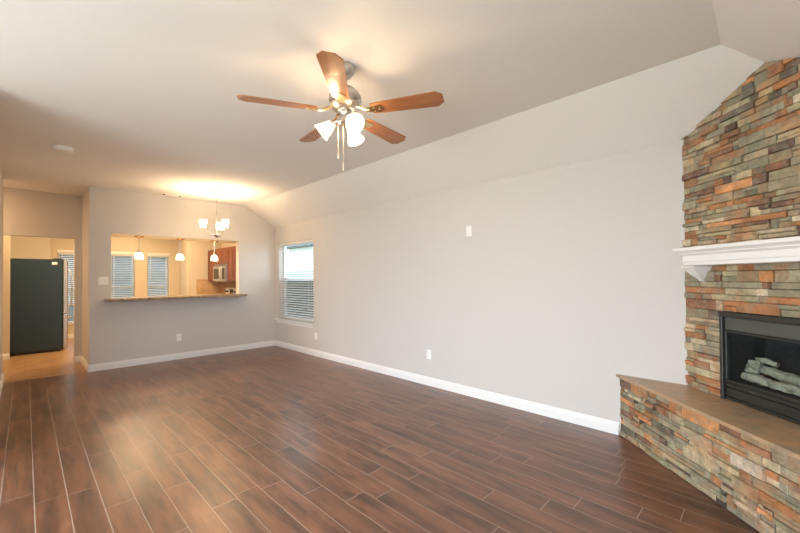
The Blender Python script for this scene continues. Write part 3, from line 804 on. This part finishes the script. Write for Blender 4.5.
# ------------------------------------------------------------------ wall plates
def plate(name, label, cat, loc, rz, wdt, hgt, kind):
    """local -Y faces the room"""
    p = thing(name, label, cat, loc, rz)
    s = MB().box(-wdt/2, wdt/2, -.006, 0, -hgt/2, hgt/2, .003); s.build('cover_plate', M['plastic'], p)
    if kind == 'outlet':
        for dz in (-.021, .021):
            s = MB(); s.T = Matrix.Translation((0,0,dz)); s.box(-.017, .017, -.009, -.005, -.014, .014, .003); q = s.build('receptacle', M['plastic'], p)
            s = MB(); s.T = Matrix.Translation((0,0,dz)); s.box(-.008,-.006,-.0095,-.0085,-.002,.007).box(.006,.008,-.0095,-.0085,-.002,.006).box(-.002,.002,-.0095,-.0085,-.009,-.005); s.build('socket_slots', M['slot'], q)
    elif kind == 'switch':
        for dx in (-.024, .024):
            s = MB(); s.T = Matrix.Translation((dx,0,0)); s.box(-.016,.016,-.0085,-.005,-.033,.033,.002); q = s.build('rocker_surround', M['plastic'], p)
            s = MB(); s.T = Matrix.Translation((dx,0,0)); s.add([(-.013,-.008,-.028),(.013,-.008,-.028),(.013,-.008,.028),(-.013,-.008,.028),(-.013,-.0095,-.028),(.013,-.0095,-.028),(.013,-.014,.028),(-.013,-.014,.028)], [(0,1,2,3),(4,5,6,7),(0,1,5,4),(1,2,6,5),(2,3,7,6),(3,0,4,7)]); s.build('rocker', M['plastic'], q)
    else:
        for dz in (-.042, .042): MB().lathe([(.004,.0),(.004,.002),(0,.0025)], 10, (0,-.006,dz), (0,-1,0)).build('screw', M['nickel'], p)
    return p
plate('light_switch', 'double rocker light switch left of the pass-through opening', 'light switch', (.822, YF, 1.335), 0, .118, .120, 'switch')
plate('power_outlet', 'white power outlet below the granite bar on the far wall', 'outlet', (1.828, YF, .365), 0, .074, .118, 'outlet')
plate('power_outlet', 'white power outlet low in the middle of the long right wall', 'outlet', (XR, 3.02, .385), R(-90), .074, .118, 'outlet')
plate('power_outlet', 'white power outlet on the right wall just below the dining window sill', 'outlet', (XR, 5.585, .345), R(-90), .074, .118, 'outlet')
plate('blank_wall_plate', 'blank white cover plate high on the long right wall', 'wall plate', (XR, 2.407, 1.872), R(-90), .074, .118, 'blank')

# smoke detector and air vent on the ceiling
sd = thing('smoke_detector', 'round white smoke detector on the ceiling above the hall entrance', 'smoke detector', (.276, 5.22, HC))
s = MB().lathe([(.082,0),(.084,-.008),(.080,-.012)], 28); s.build('mounting_base', M['plastic'], sd, 40)
s = MB().lathe([(.078,-.010),(.079,-.030),(.070,-.044),(.030,-.050),(0,-.050)], 28); s.build('detector_cover', M['plastic'], sd, 40)
av = thing('air_vent', 'white slatted ceiling air vent close to the far wall above the pass-through', 'air vent', (1.70, 6.985, HC))
s = MB()
s.box(-.17,.17,-.075,-.055,-.008,0,.003).box(-.17,.17,.055,.075,-.008,0,.003).box(-.17,-.13,-.055,.055,-.008,0,.003).box(.13,.17,-.055,.055,-.008,0,.003)
s.build('frame', M['trim'], av)
s = MB().box(-.13,.13,-.055,.055,-.003,-.001); s.build('duct_opening', M['slot'], av)
s = MB()
for k in range(6):
    y = -.045+.018*k; s.add([(-.10,y-.006,-.003),(.10,y-.006,-.003),(.10,y+.006,-.010),(-.10,y+.006,-.010),(-.10,y-.006,-.0045),(.10,y-.006,-.0045),(.10,y+.006,-.0115),(-.10,y+.006,-.0115)], [(0,1,2,3),(7,6,5,4),(0,4,5,1),(1,5,6,2),(2,6,7,3),(3,7,4,0)])
s.build('slats', M['trim'], av)

# ------------------------------------------------------------------ refrigerator
rf = thing('refrigerator', 'black-sided refrigerator with stainless doors standing in the kitchen doorway view', 'refrigerator', (.15, 9.99, 0))
s = MB().box(-.195, .497, 9.57, 10.42, .045, 1.746, .008); s.build('body', M['fridge'], rf, world=True)
s = MB().box(-.14, .47, 9.60, 10.39, 0, .045); s.build('base', M['black_metal'], rf, world=True)
def door_panel(nm, z0, z1):
    s = MB().box(.502, .578, 9.572, 10.418, z0, z1, .014); return s.build(nm, M['steel'], rf, world=True)
d1 = door_panel('upper_door', .705, 1.746); d2 = door_panel('freezer_drawer', .055, .695)
def handle(parent, pts):
    s = MB().tube(pts, .012, 10); o = s.build('handle', M['steel'], None, 60)
    for i, v in enumerate(o.data.vertices): v.co -= Vector(rf.location)
    o.parent = parent
ys = 9.72
handle(d1, [(.574,ys,.80),(.618,ys,.83),(.636,ys,.92),(.642,ys,1.16),(.636,ys,1.40),(.618,ys,1.52),(.574,ys,1.56)])
handle(d2, [(.574,9.66,.62),(.622,9.68,.62),(.632,9.80,.62),(.632,10.2,.62),(.622,10.31,.62),(.574,10.33,.62)])
s = MB().box(.37, .51, 9.60, 9.68, 1.746, 1.765, .006); s.build('hinge_cover', M['black_metal'], rf, world=True)
s = MB().box(.350, .425, 9.5665, 9.570, 1.645, 1.690, .001); s.build('paper_label', M['plastic'], rf, world=True)

# ------------------------------------------------------------------ kitchen units along the right wall
def cabinet_door(s, x, y0, y1, z0, z1):
    """raised-panel door on the face plane x, looking towards -x"""
    f = .055
    s.box(x-.018, x, y0, y1, z0, z0+f, .003).box(x-.018, x, y0, y1, z1-f, z1, .003).box(x-.018, x, y0, y0+f, z0+f, z1-f, .003).box(x-.018, x, y1-f, y1, z0+f, z1-f, .003)
    s.box(x-.008, x, y0+f, y1-f, z0+f, z1-f).box(x-.015, x-.004, y0+f+.025, y1-f-.025, z0+f+.025, z1-f-.025, .008)
CX = 3.235
def wall_cabinet(label, y0, y1, z0, z1, doors):
    c = thing('wall_cabinet', label, 'kitchen cabinet', ((CX+XR)/2, (y0+y1)/2, z0), 0, 'wall cabinets in the kitchen')
    s = MB().box(CX, XR-.002, y0+.001, y1-.001, z0, z1); s.build('carcass', M['cabinet'], c, world=True)
    n = doors; wdt = (y1-y0)/n
    for k in range(n):
        s = MB(); cabinet_door(s, CX, y0+k*wdt+.004, y0+(k+1)*wdt-.004, z0+.006, z1-.006); s.build('door', M['cabinet'], c, world=True)
wall_cabinet('cherry wall cabinet left of the microwave, against the end wall', 9.47, 9.97, 1.305, 2.07, 1)
wall_cabinet('short cherry wall cabinet directly above the microwave', 8.705, 9.468, 1.70, 2.07, 2)
wall_cabinet('cherry wall cabinet right of the microwave, partly hidden by the opening edge', 7.94, 8.703, 1.305, 2.07, 2)
mw = thing('microwave', 'stainless over-the-range microwave mounted under the short cherry cabinet', 'microwave', (3.35, 9.085, 1.29))
s = MB().box(3.19, XR-.004, 8.71, 9.46, 1.285, 1.696, .006); s.build('body', M['steel'], mw, world=True)
s = MB().box(3.165, 3.189, 8.90, 9.455, 1.300, 1.640, .006); dr = s.build('door', M['steel'], mw, world=True)
def sub(s, name, m, thing_, parent, smooth=None):
    s.v = [(x-thing_.location.x, y-thing_.location.y, z-thing_.location.z) for x,y,z in s.v]; return s.build(name, m, parent, smooth)
sub(MB().box(3.161, 3.166, 9.02, 9.40, 1.350, 1.590, .002), 'door_window', M['black_gloss'], mw, dr)
sub(MB().tube([(3.166,8.945,1.345),(3.135,8.945,1.36),(3.130,8.945,1.47),(3.135,8.945,1.58),(3.166,8.945,1.595)], .011, 8), 'handle', M['steel'], mw, dr, 50)
s = MB().box(3.166, 3.189, 8.715, 8.895, 1.300, 1.640, .004); cp = s.build('control_panel', M['steel'], mw, world=True)
sub(MB().box(3.162, 3.167, 8.735, 8.875, 1.34, 1.60, .002), 'keypad', M['black_gloss'], mw, cp)
s = MB()
for k in range(4): s.box(3.180, 3.189, 8.72, 9.45, 1.646+.012*k, 1.652+.012*k)
s.build('vent_grille', M['black_metal'], mw, world=True)
rg = thing('range', 'stainless kitchen range with black knobs below the microwave', 'range', (3.25, 9.085, 0))
s = MB().box(2.92, XR-.012, 8.71, 9.46, .05, .912, .006); s.build('body', M['steel'], rg, world=True)
s = MB().box(2.925, XR-.10, 8.715, 9.455, .912, .925, .003); s.build('cooktop', M['black_gloss'], rg, world=True)
s = MB().box(XR-.10, XR-.012, 8.715, 9.455, .912, 1.135, .010); bgd = s.build('backguard', M['plastic'], rg, world=True)
sub(MB().box(XR-.104, XR-.099, 8.98, 9.19, .99, 1.10, .002), 'display', M['black_gloss'], rg, bgd)
for yk in (8.79, 8.90, 9.28, 9.39):
    sub(MB().lathe([(.026,0),(.026,.004),(.019,.008),(.017,.026),(0,.028)], 14, (XR-.1, yk, 1.045), (-1,0,0)), 'knob', M['black_metal'], rg, bgd, 40)
for bx, by in ((3.08,8.9),(3.08,9.27),(3.32,8.9),(3.32,9.27)):
    s = MB(); s.lathe([(.045,.925),(.045,.938),(.02,.942),(0,.942)], 16, (bx, by, 0))
    for a in range(4): s.box(bx-.10*(a%2==0)-.006*(a%2), bx+.10*(a%2==0)+.006*(a%2), by-.10*(a%2)-.006*(a%2==0), by+.10*(a%2)+.006*(a%2==0), .946, .956)
    s.build('burner', M['black_metal'], rg, world=True)
s = MB().box(2.90, 2.92, 8.73, 9.44, .22, .78, .006); od = s.build('oven_door', M['steel'], rg, world=True)
sub(MB().box(2.896, 2.901, 8.83, 9.34, .33, .62, .002), 'oven_window', M['black_gloss'], rg, od)
sub(MB().tube([(2.9,8.80,.73),(2.86,8.80,.73),(2.86,9.37,.73),(2.9,9.37,.73)], .010, 8), 'handle', M['steel'], rg, od, 50)
def base_cabinet(label, y0, y1, doors):
    c = thing('base_cabinet', label, 'kitchen cabinet', (3.25, (y0+y1)/2, 0), 0, 'base cabinets in the kitchen')
    s = MB().box(2.96, XR-.012, y0, y1, .10, .888).box(3.02, XR-.012, y0+.01, y1-.01, 0, .10); s.build('carcass', M['cabinet'], c, world=True)
    for k in range(doors):
        wd_ = (y1-y0)/doors; s = MB(); cabinet_door(s, 2.96, y0+k*wd_+.004, y0+(k+1)*wd_-.004, .12, .88); s.build('door', M['cabinet'], c, world=True)
    t = MB().box(2.93, XR-.012, y0+.0005, y1-.0005, .890, .925, .006).build('countertop', M['granite'])
    return tag(t, 'speckled granite countertop ' + label.split('cabinet ')[1], 'countertop')
base_cabinet('cherry base cabinet between the range and the end wall', 9.465, 9.985, 1)
base_cabinet('cherry base cabinet between the range and the bar half wall', 7.66, 8.705, 2)

# ------------------------------------------------------------------ outdoors, seen through the windows
g = MB().box(-30, 40, -20, 60, -.30, -.12); struct(g.build('ground', M['grass']))
def fence(label, p0, p1, h, m='fence'):
    p0, p1 = Vector((*p0,-.12)), Vector((*p1,-.12)); d = p1-p0; L = d.length
    t = thing('wooden_fence', label, 'fence', p0, math.atan2(d.y, d.x))
    s = MB(); r = random.Random(3)
    for k in range(int(L/.15)): s.box(k*.15+.004, k*.15+.146, -.01, .01, .02, h + r.uniform(-.012,.012))
    s.build('boards', M[m], t)
    s = MB()
    for z in (.35, h*.5, h-.3): s.box(0, L, .01, .05, z, z+.09)
    s.build('rails', M[m], t)
fence('grey wooden fence outside the dining window', (6.3, 12.5), (6.3, 2.5), 1.72)
fence('grey wooden fence behind the breakfast nook windows', (-4, 16.2), (8.5, 16.2), 1.75, 'old_fence')
def house(label, x0, x1, y0, y1, h, rh, m='siding'):
    t = thing('neighbour_house', label, 'house', ((x0+x1)/2, (y0+y1)/2, -.12))
    s = MB().box(x0, x1, y0, y1, -.12, h); s.build('walls', M[m], t, world=True)
    cx, cy = (x0+x1)/2, (y0+y1)/2; e = .45; r_ = min(x1-x0, y1-y0)/2
    s = MB()
    if x1-x0 > y1-y0: ra, rb = (x0+r_, cy, h+rh), (x1-r_, cy, h+rh)
    else: ra, rb = (cx, y0+r_, h+rh), (cx, y1-r_, h+rh)
    X0, X1, Y0, Y1 = x0-e, x1+e, y0-e, y1+e
    vs = [(X0,Y0,h-.1),(X1,Y0,h-.1),(X1,Y1,h-.1),(X0,Y1,h-.1),(X0,Y0,h),(X1,Y0,h),(X1,Y1,h),(X0,Y1,h), ra, rb]
    if x1-x0 > y1-y0: fs = [(4,5,9,8),(6,7,8,9),(7,4,8),(5,6,9)]
    else: fs = [(4,5,8),(5,6,9,8),(6,7,9),(7,4,8,9)]
    s.add(vs, fs + [(0,3,2,1),(0,1,5,4),(1,2,6,5),(2,3,7,6),(3,0,4,7)]); s.build('roof', M['roof'], t, world=True)
house('white sided neighbouring house beyond the dining window', 8.2, 15, 3, 15, 2.75, 2.4)
house('grey roofed house beyond the nook windows', -3, 9.5, 20.5, 29, 2.7, 2.6, 'brick')
def tree(label, loc, h, seed):
    t = thing('garden_tree', label, 'tree', loc); r = random.Random(seed); s = MB(); lf = MB()
    def grow(p, d, L, rad, lev):
        q = p + d*L; s.tube([p, p+d*L*.5+Vector((r.uniform(-.05,.05),r.uniform(-.05,.05),0))*L, q], [rad, rad*.8, rad*.6], 6)
        if lev == 0:
            for _ in range(5):
                c = q + Vector((r.uniform(-.3,.3), r.uniform(-.3,.3), r.uniform(-.25,.25))); n = Vector((r.uniform(-1,1),r.uniform(-1,1),r.uniform(-1,1))).normalized(); a = n.orthogonal()*.06; b_ = n.cross(a)*.6
                lf.add([c-a, c-b_+n*.01, c+a, c+b_+n*.01], [(0,1,2,3)])
            return
        for _ in range(3):
            nd = (d + Vector((r.uniform(-.8,.8), r.uniform(-.8,.8), r.uniform(-.1,.6)))).normalized(); grow(q, nd, L*.7, rad*.6, lev-1)
    grow(Vector((0,0,0)), Vector((0,0,1)), h*.36, h*.022, 4)
    s.build('trunk', M['bark'], t, 40); lf.build('leaves', M['leaf'], t)
tree('bare-branched garden tree outside the left nook window', (1.2, 15.0, -.12), 5.0, 5)
tree('leafy young tree in front of the fence behind the nook', (4.6, 15.3, -.12), 3.4, 9)
